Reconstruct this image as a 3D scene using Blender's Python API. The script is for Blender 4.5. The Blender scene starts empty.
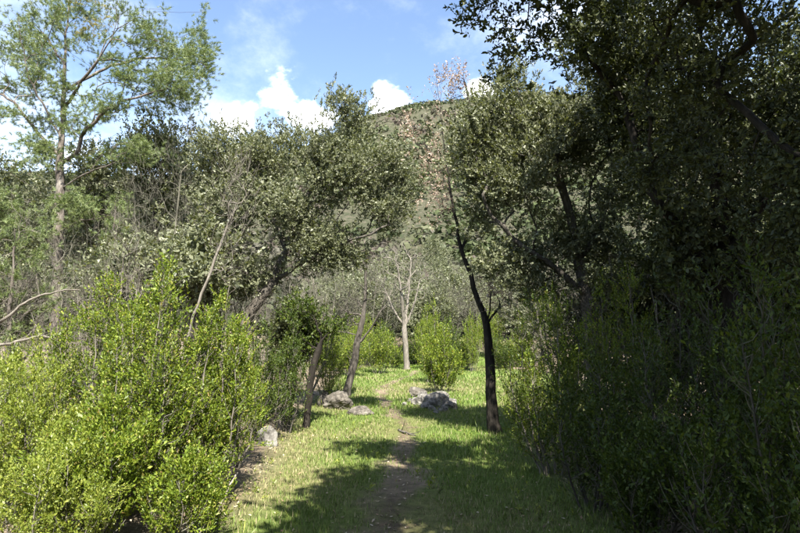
import bpy, math, random
import numpy as np
from mathutils import Vector, noise as mnoise

S = bpy.context.scene
COL = S.collection
rad = math.radians

# ------------------------------------------------------------------ camera
CAM_H, PITCH, F = 1.6, rad(7.6), 550.5
cam = bpy.data.cameras.new('camera'); cam.sensor_width = 36.0; cam.lens = 36.0 * F / 800.0
cam.clip_start = 0.05; cam.clip_end = 6000
co = bpy.data.objects.new('camera', cam); COL.objects.link(co)
co.location = (0, 0, CAM_H); co.rotation_euler = (rad(90) + PITCH, 0, 0)
S.camera = co

# ------------------------------------------------------------------ sky, sun, exposure
SUN_AZ, SUN_EL = rad(168), rad(52)
world = bpy.data.worlds.new('World'); S.world = world; world.use_nodes = True


def ray(px, py):
    x, y = (px - 400) / F, -(py - 266.5) / F
    return Vector((x, math.cos(PITCH) - y * math.sin(PITCH), math.sin(PITCH) + y * math.cos(PITCH)))


def build_sky():
    nt = world.node_tree; N = nt.nodes; L = nt.links
    bg = N['Background']; bg.inputs[1].default_value = 0.088
    sk = N.new('ShaderNodeTexSky'); sk.sky_type = 'NISHITA'; sk.sun_disc = False
    sk.sun_elevation = SUN_EL; sk.sun_rotation = SUN_AZ
    sk.altitude = 700; sk.air_density = 1.0; sk.dust_density = 0.8; sk.ozone_density = 0.3
    tc = N.new('ShaderNodeTexCoord')

    def math_(op, a, b=None, c=None, clamp=False):
        m = N.new('ShaderNodeMath'); m.operation = op; m.use_clamp = clamp
        for i, v in enumerate((a, b, c)):
            if v is None: continue
            if isinstance(v, (int, float)): m.inputs[i].default_value = v
            else: L.new(v, m.inputs[i])
        return m.outputs[0]

    def maprange(v, a, b, c=0.0, d=1.0, smooth=True):
        m = N.new('ShaderNodeMapRange'); m.interpolation_type = 'SMOOTHSTEP' if smooth else 'LINEAR'
        L.new(v, m.inputs[0])
        for i, q in enumerate((a, b, c, d)): m.inputs[i + 1].default_value = q
        return m.outputs[0]

    def noise(scale, detail, rough, stretch=(1, 1, 1), rot=(0, 0, 0)):
        mp = N.new('ShaderNodeMapping'); mp.inputs['Scale'].default_value = stretch; mp.inputs['Rotation'].default_value = rot
        L.new(tc.outputs['Generated'], mp.inputs[0])
        n = N.new('ShaderNodeTexNoise'); n.inputs['Scale'].default_value = scale
        n.inputs['Detail'].default_value = detail; n.inputs['Roughness'].default_value = rough
        L.new(mp.outputs[0], n.inputs['Vector'])
        return n.outputs[0]

    sep = N.new('ShaderNodeSeparateXYZ'); L.new(tc.outputs['Generated'], sep.inputs[0])
    elev = sep.outputs[2]
    # fair-weather cumulus hanging low over the hills all round the sky
    puff = noise(5.5, 9, 0.58, (1, 1, 1.5))
    low = maprange(elev, 0.16, 0.50, 0.06, -0.18)
    field = math_('ADD', puff, low)
    # the three heaps of cloud behind the hill
    d2 = None
    for px, py, r in ((304, 98, 0.115), (316, 80, 0.055), (224, 82, 0.045), (236, 112, 0.06), (395, 104, 0.06), (482, 92, 0.045),
                      (122, 88, 0.04), (70, 145, 0.07), (-60, 130, 0.06)):
        v = ray(px, py).normalized()
        dn = N.new('ShaderNodeVectorMath'); dn.operation = 'DISTANCE'
        L.new(tc.outputs['Generated'], dn.inputs[0]); dn.inputs[1].default_value = v
        q = math_('DIVIDE', dn.outputs['Value'], r)
        d2 = q if d2 is None else math_('MINIMUM', d2, q)
    heap = maprange(d2, 0.25, 1.35, 0.26, 0.0)
    field = math_('ADD', field, heap)
    cum = maprange(field, 0.61, 0.73)
    wisp = noise(2.6, 8, 0.62, (1.6, 1.0, 2.4), (0.0, 0.6, 0.5))
    wmask = maprange(wisp, 0.38, 0.80, 0.0, 0.42)
    mix1 = N.new('ShaderNodeMix'); mix1.data_type = 'RGBA'
    L.new(wmask, mix1.inputs[0]); L.new(sk.outputs[0], mix1.inputs[6]); mix1.inputs[7].default_value = (9.0, 9.2, 9.6, 1)
    shade = noise(9.0, 6, 0.6)
    cc = N.new('ShaderNodeValToRGB'); L.new(shade, cc.inputs[0])
    cc.color_ramp.elements[0].color = (8.5, 8.8, 9.4, 1); cc.color_ramp.elements[1].color = (11.5, 11.4, 11.2, 1)
    cc.color_ramp.elements[0].position = 0.35; cc.color_ramp.elements[1].position = 0.6
    mix2 = N.new('ShaderNodeMix'); mix2.data_type = 'RGBA'
    L.new(cum, mix2.inputs[0]); L.new(mix1.outputs[2], mix2.inputs[6]); L.new(cc.outputs[0], mix2.inputs[7])
    L.new(mix2.outputs[2], bg.inputs[0])


build_sky()
sun = bpy.data.lights.new('sun', 'SUN'); sun.energy = 5.0; sun.angle = rad(0.53); sun.color = (1.0, 0.95, 0.86)
so = bpy.data.objects.new('sun', sun); COL.objects.link(so)
sdir = Vector((math.sin(SUN_AZ) * math.cos(SUN_EL), math.cos(SUN_AZ) * math.cos(SUN_EL), math.sin(SUN_EL)))
so.rotation_euler = sdir.to_track_quat('Z', 'Y').to_euler(); so.location = sdir * 60
S.view_settings.view_transform = 'Standard'; S.view_settings.look = 'None'
S.view_settings.exposure = 2.0; S.view_settings.gamma = 1.0
S.render.engine = 'CYCLES'
S.cycles.max_bounces = 5; S.cycles.diffuse_bounces = 2; S.cycles.transmission_bounces = 3; S.cycles.glossy_bounces = 2
S.cycles.caustics_reflective = False; S.cycles.caustics_refractive = False

# ------------------------------------------------------------------ helpers
rng = np.random.default_rng(11)


def W(px, py, Y):
    d = ray(px, py); return np.array((d.x * Y / d.y, Y, CAM_H + d.z * Y / d.y))


def mesh(name, V, quads=None, tris=None, col=None, smooth=False, uv=None):
    me = bpy.data.meshes.new(name)
    V = np.asarray(V, np.float32).reshape(-1, 3)
    q = np.zeros((0, 4), np.int32) if quads is None else np.asarray(quads, np.int32).reshape(-1, 4)
    t = np.zeros((0, 3), np.int32) if tris is None else np.asarray(tris, np.int32).reshape(-1, 3)
    me.vertices.add(len(V)); me.vertices.foreach_set('co', V.ravel())
    nl = len(q) * 4 + len(t) * 3; me.loops.add(nl); me.polygons.add(len(q) + len(t))
    me.loops.foreach_set('vertex_index', np.concatenate([q.ravel(), t.ravel()]))
    ls = np.concatenate([np.arange(len(q)) * 4, len(q) * 4 + np.arange(len(t)) * 3]).astype(np.int32)
    me.polygons.foreach_set('loop_start', ls)
    if smooth: me.polygons.foreach_set('use_smooth', np.ones(len(ls), bool))
    if col is not None:
        a = me.color_attributes.new('Col', 'FLOAT_COLOR', 'POINT')
        c = np.ones((len(V), 4), np.float32); c[:, :3] = col; a.data.foreach_set('color', c.ravel())
    me.update(calc_edges=True); me.validate()
    return me


def obj(name, me, mat=None, parent=None, kind=None, label=None):
    o = bpy.data.objects.new(name, me); COL.objects.link(o)
    if mat is not None:
        me.materials.clear(); me.materials.append(mat)
    if parent is not None: o.parent = parent
    if kind: o['kind'] = kind
    if label: o['label'] = label
    return o


def thing(name, label, cat, loc, group=None):
    o = bpy.data.objects.new(name, None); COL.objects.link(o); o.location = loc
    o.empty_display_size = 0.1; o['label'] = label; o['category'] = cat
    if group: o['group'] = group
    return o


def tag(o, label, cat, group=None):
    o['label'] = label; o['category'] = cat
    if group: o['group'] = group
    return o


def copy_tree(o, loc, rz, sc, label, parent=None):
    r = o.copy(); COL.objects.link(r); r.location = loc; r.rotation_euler = (0, 0, rz); r.scale = sc; r['label'] = label
    for ch in list(o.children):
        c = ch.copy(); COL.objects.link(c); c.parent = r
    return r


# ------------------------------------------------------------------ materials
def new_mat(name):
    m = bpy.data.materials.new(name); m.use_nodes = True
    return m, m.node_tree.nodes, m.node_tree.links


def ramp(N, L, src, stops):
    r = N.new('ShaderNodeValToRGB'); L.new(src, r.inputs[0])
    e = r.color_ramp.elements
    while len(e) < len(stops): e.new(0.5)
    for i, (p, c) in enumerate(stops): e[i].position = p; e[i].color = (*c, 1)
    return r.outputs[0]


def leaf_mat(name, stops, trans=0.35, tcol=None, rough=0.45, spec=0.4):
    m, N, L = new_mat(name)
    g = N.new('ShaderNodeNewGeometry'); p = N['Principled BSDF']; out = N['Material Output']
    c = ramp(N, L, g.outputs['Random Per Island'], stops)
    L.new(c, p.inputs['Base Color']); p.inputs['Roughness'].default_value = rough
    p.inputs['Specular IOR Level'].default_value = spec
    t = N.new('ShaderNodeBsdfTranslucent')
    mx = N.new('ShaderNodeMix'); mx.data_type = 'RGBA'; mx.blend_type = 'MULTIPLY'; mx.inputs[0].default_value = 1
    L.new(c, mx.inputs[6]); mx.inputs[7].default_value = (*(tcol or (1.5, 1.5, 0.7)), 1); L.new(mx.outputs[2], t.inputs[0])
    ms = N.new('ShaderNodeMixShader'); ms.inputs[0].default_value = trans
    L.new(p.outputs[0], ms.inputs[1]); L.new(t.outputs[0], ms.inputs[2]); L.new(ms.outputs[0], out.inputs[0])
    return m


def col_mat(name, trans=0.0, rough=0.6):
    m, N, L = new_mat(name); p = N['Principled BSDF']
    a = N.new('ShaderNodeVertexColor'); a.layer_name = 'Col'
    L.new(a.outputs[0], p.inputs['Base Color']); p.inputs['Roughness'].default_value = rough
    p.inputs['Specular IOR Level'].default_value = 0.25
    if trans:
        t = N.new('ShaderNodeBsdfTranslucent'); L.new(a.outputs[0], t.inputs[0])
        ms = N.new('ShaderNodeMixShader'); ms.inputs[0].default_value = trans
        L.new(p.outputs[0], ms.inputs[1]); L.new(t.outputs[0], ms.inputs[2]); L.new(ms.outputs[0], N['Material Output'].inputs[0])
    return m


def bark_mat(name, stops, scale=14, bump=0.6, stretch=0.25):
    m, N, L = new_mat(name); p = N['Principled BSDF']
    tc = N.new('ShaderNodeTexCoord'); mp = N.new('ShaderNodeMapping'); mp.inputs['Scale'].default_value = (1, 1, stretch)
    L.new(tc.outputs['Object'], mp.inputs[0])
    n = N.new('ShaderNodeTexNoise'); n.inputs['Scale'].default_value = scale; n.inputs['Detail'].default_value = 8; n.inputs['Roughness'].default_value = 0.7
    L.new(mp.outputs[0], n.inputs['Vector'])
    v = N.new('ShaderNodeTexVoronoi'); v.inputs['Scale'].default_value = scale * 1.6; v.feature = 'DISTANCE_TO_EDGE'; L.new(mp.outputs[0], v.inputs['Vector'])
    L.new(ramp(N, L, n.outputs[0], stops), p.inputs['Base Color'])
    p.inputs['Roughness'].default_value = 0.9; p.inputs['Specular IOR Level'].default_value = 0.15
    ad = N.new('ShaderNodeMath'); ad.operation = 'ADD'; L.new(n.outputs[0], ad.inputs[0]); L.new(v.outputs['Distance'], ad.inputs[1])
    b = N.new('ShaderNodeBump'); b.inputs['Strength'].default_value = bump; b.inputs['Distance'].default_value = 0.03
    L.new(ad.outputs[0], b.inputs['Height']); L.new(b.outputs[0], p.inputs['Normal'])
    return m


M = {}
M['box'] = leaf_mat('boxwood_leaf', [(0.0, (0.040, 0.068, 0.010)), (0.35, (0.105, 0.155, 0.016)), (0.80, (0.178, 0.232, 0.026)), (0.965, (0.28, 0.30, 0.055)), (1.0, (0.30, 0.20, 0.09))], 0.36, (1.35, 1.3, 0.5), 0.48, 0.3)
M['box_deep_shaded'] = leaf_mat('boxwood_leaf_deep_shaded', [(0.0, (0.026, 0.042, 0.007)), (0.5, (0.045, 0.074, 0.011)), (1.0, (0.095, 0.12, 0.018))], 0.26, (1.4, 1.4, 0.6), 0.5, 0.3)  # box leaf with shade painted in; also the deeper green far bushes
M['herb'] = leaf_mat('herb_leaf', [(0.0, (0.10, 0.14, 0.022)), (0.5, (0.17, 0.215, 0.032)), (1.0, (0.27, 0.29, 0.06))], 0.38)
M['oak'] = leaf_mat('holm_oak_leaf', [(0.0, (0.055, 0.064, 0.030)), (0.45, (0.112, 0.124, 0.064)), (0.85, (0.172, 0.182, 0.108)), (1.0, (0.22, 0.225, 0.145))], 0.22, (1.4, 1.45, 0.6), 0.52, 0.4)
M['oak_shaded'] = leaf_mat('holm_oak_leaf_shaded', [(0.0, (0.024, 0.031, 0.011)), (0.5, (0.045, 0.055, 0.018)), (0.9, (0.08, 0.092, 0.032)), (1.0, (0.11, 0.12, 0.05))], 0.16, (1.5, 1.55, 0.6), 0.52, 0.35)  # shaded copy of the holm oak leaf, shade put into the colour
M['dry'] = leaf_mat('dry_oak_leaf', [(0.0, (0.20, 0.135, 0.10)), (0.5, (0.34, 0.255, 0.20)), (1.0, (0.48, 0.40, 0.33))], 0.3, (1.2, 1.1, 0.9), 0.6, 0.2)
M['needle'] = leaf_mat('pine_needle', [(0.0, (0.065, 0.098, 0.036)), (0.5, (0.125, 0.165, 0.056)), (1.0, (0.22, 0.25, 0.09))], 0.22, (1.3, 1.4, 0.7), 0.45, 0.4)
M['needle_yellow'] = leaf_mat('yellow_needle', [(0.0, (0.13, 0.15, 0.04)), (0.5, (0.26, 0.23, 0.04)), (1.0, (0.40, 0.33, 0.05))], 0.3, (1.2, 1.1, 0.6), 0.5, 0.3)
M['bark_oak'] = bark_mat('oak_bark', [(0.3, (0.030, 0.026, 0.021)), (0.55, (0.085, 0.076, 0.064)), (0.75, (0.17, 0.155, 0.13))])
M['bark_dark_shaded'] = bark_mat('dark_shaded_bark', [(0.3, (0.010, 0.009, 0.007)), (0.55, (0.026, 0.022, 0.018)), (0.75, (0.06, 0.052, 0.042))])  # bark darkened to paint in shade on trunks; crooked tree shares it
M['bark_pine'] = bark_mat('pine_bark', [(0.32, (0.035, 0.029, 0.024)), (0.5, (0.11, 0.093, 0.078)), (0.72, (0.25, 0.225, 0.195))], 9, 1.0)
M['bark_pale'] = bark_mat('pale_bark', [(0.3, (0.085, 0.075, 0.06)), (0.55, (0.17, 0.152, 0.126)), (0.75, (0.27, 0.25, 0.215))], 16, 0.4)
M['bark_grey'] = bark_mat('grey_bark', [(0.3, (0.062, 0.058, 0.044)), (0.55, (0.118, 0.112, 0.086)), (0.75, (0.19, 0.178, 0.14))], 16, 0.4)
M['col'] = col_mat('plant_colour', 0.25)
M['colsolid'] = col_mat('litter_colour', 0.0, 0.85)


def ground_mat():
    m, N, L = new_mat('meadow_soil'); p = N['Principled BSDF']
    a = N.new('ShaderNodeVertexColor'); a.layer_name = 'Col'
    tc = N.new('ShaderNodeTexCoord')
    n = N.new('ShaderNodeTexNoise'); n.inputs['Scale'].default_value = 9; n.inputs['Detail'].default_value = 9; n.inputs['Roughness'].default_value = 0.72
    L.new(tc.outputs['Object'], n.inputs['Vector'])
    mx = N.new('ShaderNodeMix'); mx.data_type = 'RGBA'; mx.blend_type = 'MULTIPLY'; mx.inputs[0].default_value = 1
    L.new(a.outputs[0], mx.inputs[6]); L.new(ramp(N, L, n.outputs[0], [(0.25, (0.45, 0.45, 0.45)), (0.5, (0.95, 0.95, 0.95)), (0.75, (1.5, 1.45, 1.35))]), mx.inputs[7])
    L.new(mx.outputs[2], p.inputs['Base Color']); p.inputs['Roughness'].default_value = 0.95; p.inputs['Specular IOR Level'].default_value = 0.1
    b = N.new('ShaderNodeBump'); b.inputs['Strength'].default_value = 0.8; b.inputs['Distance'].default_value = 0.05
    L.new(n.outputs[0], b.inputs['Height']); L.new(b.outputs[0], p.inputs['Normal'])
    return m


def noise_mat(name, scale, stops, bump, dist=0.03, rough=0.95, detail=9):
    m, N, L = new_mat(name); p = N['Principled BSDF']; tc = N.new('ShaderNodeTexCoord')
    n = N.new('ShaderNodeTexNoise'); n.inputs['Scale'].default_value = scale; n.inputs['Detail'].default_value = detail; n.inputs['Roughness'].default_value = 0.7
    L.new(tc.outputs['Object'], n.inputs['Vector']); L.new(ramp(N, L, n.outputs[0], stops), p.inputs['Base Color'])
    p.inputs['Roughness'].default_value = rough; p.inputs['Specular IOR Level'].default_value = 0.15
    b = N.new('ShaderNodeBump'); b.inputs['Strength'].default_value = bump; b.inputs['Distance'].default_value = dist
    L.new(n.outputs[0], b.inputs['Height']); L.new(b.outputs[0], p.inputs['Normal'])
    return m


M['ground'] = ground_mat()
M['hill'] = noise_mat('scrub_slope', 0.55, [(0.28, (0.024, 0.028, 0.014)), (0.45, (0.046, 0.051, 0.027)), (0.56, (0.075, 0.070, 0.046)), (0.72, (0.12, 0.098, 0.078))], 1.0, 1.2, 0.95, 12)
M['path'] = noise_mat('trodden_earth', 26, [(0.3, (0.07, 0.052, 0.036)), (0.5, (0.15, 0.115, 0.080)), (0.7, (0.26, 0.205, 0.15))], 0.6, 0.015)
M['rock'] = noise_mat('limestone', 7, [(0.36, (0.04, 0.038, 0.033)), (0.47, (0.12, 0.113, 0.10)), (0.58, (0.215, 0.205, 0.185)), (0.75, (0.36, 0.345, 0.32))], 0.9, 0.04)
M['rock_dark'] = noise_mat('darker_rock', 8, [(0.35, (0.035, 0.032, 0.028)), (0.55, (0.12, 0.108, 0.09)), (0.75, (0.30, 0.28, 0.25))], 0.9, 0.04)  # stone in a darker, browner tone than the limestone
M['log'] = noise_mat('grey_dead_wood', 18, [(0.3, (0.09, 0.075, 0.06)), (0.55, (0.24, 0.21, 0.175)), (0.75, (0.40, 0.36, 0.31))], 0.7, 0.02)

# ------------------------------------------------------------------ terrain
RIDGE_X = np.array([-900, -520, -345, -235, -150, -60, -26, 18, 90, 220, 350, 600, 900], float)
RIDGE_H = np.array([130, 140, 142, 136, 130, 160, 186, 201, 207, 200, 175, 140, 110], float)


def fbm(x, y, s, o=4, off=0.0):
    return mnoise.fractal(Vector((x * s + off, y * s - off, off)), 1.0, 2.0, o)


def gh(x, y):
    z = 0.035 * fbm(x, y, 0.45, 3)
    if x < -1.2: z += 0.16 * min(1.0, (-1.2 - x) / 2.0)
    if y > 33:
        t = min(1.0, (y - 33) / 440.0)
        s = t * t * (3 - 2 * t)
        s = 0.30 * t + 0.70 * s if t < 1 else 1.0
        H = float(np.interp(x, RIDGE_X, RIDGE_H))
        z += H * s + 5 * s * fbm(x, y, 0.012, 5, 3.0) * 1.0 + min(1, (y - 33) / 30) * 1.2 * fbm(x, y, 0.05, 3, 7.0)
        if y > 473: z -= 0.25 * (y - 473)
    return z


def seg_axis(*parts):
    out = []
    for a, b, s in parts: out.append(np.arange(a, b, s))
    return np.concatenate(out)


PATH = [(4.0, -0.16, 0.50), (4.56, -0.10, 0.48), (5.6, -0.06, 0.42), (6.8, 0.02, 0.34), (8.0, 0.06, 0.27), (9.2, 0.07, 0.24), (10.4, 0.10, 0.21), (11.4, 0.02, 0.19),
        (12.4, -0.15, 0.15), (14, -0.36, 0.12), (16, -0.50, 0.14), (18, -0.56, 0.17), (19.8, -0.50, 0.16), (21.5, -0.25, 0.13), (23.5, 0.1, 0.14), (26, 0.6, 0.14), (29, 0.8, 0.12)]
_pp = np.array(PATH)
PATH_Y = np.concatenate([[2.0, 3.0], _pp[:, 0]]); PATH_X = np.concatenate([[-0.3, -0.25], _pp[:, 1]]); PATH_W = np.concatenate([[0.5, 0.5], _pp[:, 2]]) * 0.45 * np.interp(PATH_Y, [9, 13, 18], [1.15, 1.8, 2.2])


def path_c(y): return np.interp(y, PATH_Y, PATH_X) + 0.04 * np.sin(y * 3.1) + 0.03 * np.sin(y * 7.3)
def path_w(y): return np.interp(y, PATH_Y, PATH_W)


def lerp3(a, b, t): return tuple(a[i] + (b[i] - a[i]) * t for i in range(3))


def clearing(x, y):
    """1 inside the grassy glade, 0 under the thickets"""
    left = np.interp(y, [0, 4, 5, 7, 9, 12, 16, 20, 26, 33], [-2.6, -2.0, -1.75, -1.85, -2.1, -2.4, -2.3, -2.6, -2.8, -2.0])
    right = np.interp(y, [0, 4, 6, 9, 10.5, 13, 18, 26, 33], [2.6, 2.3, 2.2, 2.2, 3.0, 4.5, 6.0, 7.5, 6.0])
    return np.clip(np.minimum((x - left) / 0.5, (right - x) / 0.6), 0, 1) * np.clip((40 - y) / 3, 0, 1)


def terrain(name, xs, ys, mat, colfn):
    nx, ny = len(xs), len(ys)
    V = np.array([(x, y, gh(x, y) - (0.5 * max(0, min(1, (50 - y) / 4)) if name == 'hill' else 0)) for y in ys for x in xs]); C = np.array([colfn(x, y, z) for x, y, z in V])
    i = np.arange((ny - 1) * nx).reshape(ny - 1, nx)[:, :-1].ravel()
    q = np.stack([i, i + 1, i + 1 + nx, i + nx], 1)
    o = obj(name, mesh(name, V, q, col=C, smooth=True), mat, kind='structure'); return o


def ground_col(x, y, z):
    c = float(clearing(x, y)); n = fbm(x, y, 0.8, 4, 1.7); g = fbm(x, y, 0.25, 3, 5.1)
    grass = lerp3((0.125, 0.13, 0.05), (0.075, 0.12, 0.022), min(1, max(0, 0.55 + 0.8 * g + 0.5 * n + 0.012 * (y - 8))))
    litter = lerp3((0.10, 0.08, 0.055), (0.19, 0.155, 0.115), min(1, max(0, 0.5 + n)))
    soil = lerp3((0.10, 0.076, 0.053), (0.20, 0.155, 0.112), min(1, max(0, 0.5 + n)))
    k = abs(x - float(path_c(y))) / float(path_w(y)); k = max(0.0, min(1.0, (1.75 + 1.1 * n + 0.9 * fbm(x, y, 3.5, 3, 2.0) - k) / 1.2)) if 2 < y < 29 else 0.0
    return lerp3(lerp3(litter, grass, c), soil, k * 0.92)


def hill_col(x, y, z):
    n = fbm(x, y, 0.02, 5, 2.2); k = fbm(x, y, 0.1, 4, 8.8)
    a = lerp3((0.06, 0.066, 0.032), (0.125, 0.105, 0.078), min(1, max(0, 0.45 + 1.0 * n + 0.3 * k)))
    return lerp3(a, (0.12, 0.115, 0.07), 0.3)


terrain('ground', seg_axis((-900, -100, 80), (-100, -20, 8), (-20, -6, 1), (-6, 8, 0.16), (8, 24, 1), (24, 104, 8), (104, 985, 80)),
        seg_axis((-900, -100, 80), (-100, -8, 8), (-8, 3, 0.5), (3, 14, 0.15), (14, 34, 0.4), (34, 46.5, 1.5)), M['ground'], ground_col)
terrain('hill', seg_axis((-900, -300, 25), (-300, 300, 7), (300, 901, 25)), seg_axis((42, 150, 4), (150, 520, 8), (520, 900, 40)), M['hill'], hill_col)

# the trodden path, a sheet a few millimetres over the ground, its bare earth fading into the turf
pv = []; pq = []; pc = []
py_ = np.arange(2.2, 29, 0.06); K = 15
for i, y in enumerate(py_):
    c, w = path_c(y), path_w(y) * 2.2
    for k in range(K):
        u = k / (K - 1) * 2 - 1; x = c + u * w; z = gh(x, y)
        pv.append((x, y, z + 0.008 - 0.018 * max(0, 1 - 1.8 * abs(u)) ** 2 * 0 + 0.004 * fbm(x, y, 9.0, 2))); pc.append(ground_col(x, y, z))
for i in range(len(py_) - 1):
    for k in range(K - 1):
        a = i * K + k; pq.append((a, a + 1, a + 1 + K, a + K))
obj('path', mesh('path', pv, pq, col=np.array(pc), smooth=True), M['ground'], kind='structure')


# ------------------------------------------------------------------ plants: skeleton growth
def tube(P, R, sides, rough=0.0):
    P = np.asarray(P, float); R = np.asarray(R, float); m = len(P)
    T = np.gradient(P, axis=0); T /= np.linalg.norm(T, axis=1, keepdims=True) + 1e-9
    ref = np.zeros(3); ref[np.argmin(np.abs(T).mean(0))] = 1
    U = np.cross(T, ref); U /= np.linalg.norm(U, axis=1, keepdims=True) + 1e-9
    Vv = np.cross(T, U)
    a = np.arange(sides) / sides * 2 * math.pi
    rr = R[:, None] * np.ones((1, sides))
    if rough:
        ph = rng.uniform(0, 6, 4); s = np.arange(m)[:, None]
        rr = rr * (1 + rough * (0.6 * np.sin(2 * a[None] + ph[0] + s * 0.35) + 0.5 * np.sin(3 * a[None] + ph[1] - s * 0.6) + 0.4 * np.sin(5 * a[None] + ph[2] + s * 0.9)) + rough * 0.5 * rng.standard_normal((m, sides)) * 0.5)
    V = P[:, None, :] + rr[:, :, None] * (np.cos(a)[None, :, None] * U[:, None, :] + np.sin(a)[None, :, None] * Vv[:, None, :])
    i = (np.arange(m - 1)[:, None] * sides + np.arange(sides)[None]).ravel()
    j = (np.arange(m - 1)[:, None] * sides + (np.arange(sides)[None] + 1) % sides).ravel()
    q = np.stack([i, j, j + sides, i + sides], 1)
    return V.reshape(-1, 3), q


class MB:
    def __init__(s): s.v = []; s.q = []; s.n = 0
    def add(s, V, q): s.v.append(V); s.q.append(q + s.n); s.n += len(V)
    def mesh(s, name, smooth=True): return mesh(name, np.concatenate(s.v), np.concatenate(s.q), smooth=smooth)


def resample(pts, step, jit=0.0):
    pts = np.asarray(pts, float)
    # Catmull-Rom through the points
    P = np.vstack([2 * pts[0] - pts[1], pts, 2 * pts[-1] - pts[-2]]); out = []
    for i in range(1, len(P) - 2):
        d = np.linalg.norm(P[i + 1] - P[i]); k = max(1, int(round(d / step)))
        for t in np.arange(k) / k:
            out.append(0.5 * (2 * P[i] + (P[i + 1] - P[i - 1]) * t + (2 * P[i - 1] - 5 * P[i] + 4 * P[i + 1] - P[i + 2]) * t * t + (3 * P[i] - P[i - 1] - 3 * P[i + 1] + P[i + 2]) * t ** 3))
    out.append(P[-2]); out = np.array(out)
    if jit: out[1:] += rng.normal(0, jit, out[1:].shape)
    return out


def grow(trunk, limbs, attr, base_r, tip_r=0.003, wpath=0.30, minz=0.0, step=0.22, jit=0.012, droop=0.6):
    n_max = 200 + sum(len(l) * 40 for l in limbs) + len(attr) * 30 + 400
    pos = np.zeros((n_max, 3)); par = np.full(n_max, -1); pl = np.zeros(n_max); ok = np.zeros(n_max, bool); seedn = np.zeros(n_max, bool); n = 0

    def push(p, pa, okf, sd=False):
        nonlocal n
        pos[n] = p; par[n] = pa; pl[n] = 0 if pa < 0 else pl[pa] + np.linalg.norm(p - pos[pa]); ok[n] = okf; seedn[n] = sd; n += 1
        return n - 1
    last = -1
    for p in resample(trunk, step, jit): last = push(p, last, p[2] >= minz, True)
    for l in limbs:
        l = np.asarray(l, float); d = np.linalg.norm(pos[:n] - l[0], axis=1); k = int(np.argmin(d)); rs = resample(np.vstack([pos[k], l[1:]]), step, jit * 1.5)
        last = k
        for p in rs[1:]: last = push(p, last, p[2] >= minz * 0.8)
    attr = np.asarray(attr)
    okp = pos[:n][ok[:n]]
    order = np.argsort(np.min(np.linalg.norm(attr[:, None] - okp[None], axis=2), axis=1))
    tips = []
    for a in attr[order]:
        D = a - pos[:n]; d = np.linalg.norm(D, axis=1)
        cost = d + wpath * pl[:n] + droop * np.maximum(0, -D[:, 2]) + (~ok[:n]) * 1e3
        k = int(np.argmin(cost)); dist = d[k]
        d0 = pos[k] - pos[par[k]] if par[k] >= 0 else np.array((0, 0, 1.0)); d0 = d0 / (np.linalg.norm(d0) + 1e-9)
        ctrl = pos[k] + d0 * dist * 0.30 + (a - pos[k]) * 0.25 + rng.normal(0, 0.07 * dist, 3)
        m = int(np.clip(dist / step, 2, 14)); last = k
        for t in (np.arange(m) + 1) / m:
            p = (1 - t) ** 2 * pos[k] + 2 * t * (1 - t) * ctrl + t * t * a
            if t < 1: p = p + rng.normal(0, 0.02 * dist / m * 2, 3)
            last = push(p, last, True)
        tips.append(last)
    pw = 2.3; acc = np.zeros(n)
    for i in range(n - 1, -1, -1):
        if acc[i] == 0: acc[i] = tip_r ** pw
        if par[i] >= 0: acc[par[i]] += acc[i] if False else 0
    # children sums
    acc = np.zeros(n); ch = [[] for _ in range(n)]
    for i in range(n):
        if par[i] >= 0: ch[par[i]].append(i)
    for i in range(n - 1, -1, -1):
        acc[i] = sum(acc[c] for c in ch[i]) if ch[i] else tip_r ** pw
    r = acc ** (1 / pw); alpha = math.log(base_r / tip_r) / math.log(max(r[0] / tip_r, 1.01))
    r = tip_r * (r / tip_r) ** alpha
    chains = []; stack = [(0, -1)]
    while stack:
        s, pa = stack.pop(); c = [pa] if pa >= 0 else []; i = s
        while True:
            c.append(i)
            if not ch[i]: break
            sd = [x for x in ch[i] if seedn[x] and seedn[i]]
            m = sd[0] if sd else max(ch[i], key=lambda x: r[x])
            for x in ch[i]:
                if x != m: stack.append((x, i))
            i = m
        chains.append(c)
    out = []
    for c in chains:
        P = pos[c]; R = r[c].copy()
        if len(c) > 1 and c is not chains[0]: R[0] = min(R[0], R[1] * 1.15)
        out.append((P, R))
    return out, pos[tips], pos[:n], r


def build_wood(root, chains, mat, limb_r=0.03, max_limbs=12, flare=1.35, twig_mat=None, taper=1.0):
    org = np.array(root.location)
    P, R = chains[0]; R = R.copy()
    hh = P[:, 2] - P[0, 2]; R *= 1 + (flare - 1) * np.exp(-hh / 0.16); tt = np.linspace(0, 1, len(P)); R *= 1 + (taper - 1) * np.clip(tt / 0.6, 0, 1)
    V, q = tube(P - org, R, 12, 0.10); obj('trunk', mesh('trunk', V, q, smooth=True), mat, root)
    rest = sorted(chains[1:], key=lambda c: -c[1][min(1, len(c[1]) - 1)] * len(c[0]) ** 0.5)
    limbs = [c for c in rest if c[1][min(1, len(c[1]) - 1)] >= limb_r][:max_limbs]; ids = {id(c) for c in limbs}
    for c in limbs:
        V, q = tube(c[0] - org, c[1], 8, 0.08); obj('limb', mesh('limb', V, q, smooth=True), mat, root)
    mb = MB()
    for c in rest:
        if id(c) in ids: continue
        mr = c[1].mean(); V, q = tube(c[0] - org, c[1], 6 if mr > 0.02 else 4 if mr > 0.007 else 3); mb.add(V, q)
    if mb.n: obj('twigs', mb.mesh('twigs'), twig_mat or mat, root, kind='stuff')


# ------------------------------------------------------------------ sprigs of leaves
def unit(v): return v / (np.linalg.norm(v, axis=-1, keepdims=True) + 1e-9)


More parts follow.
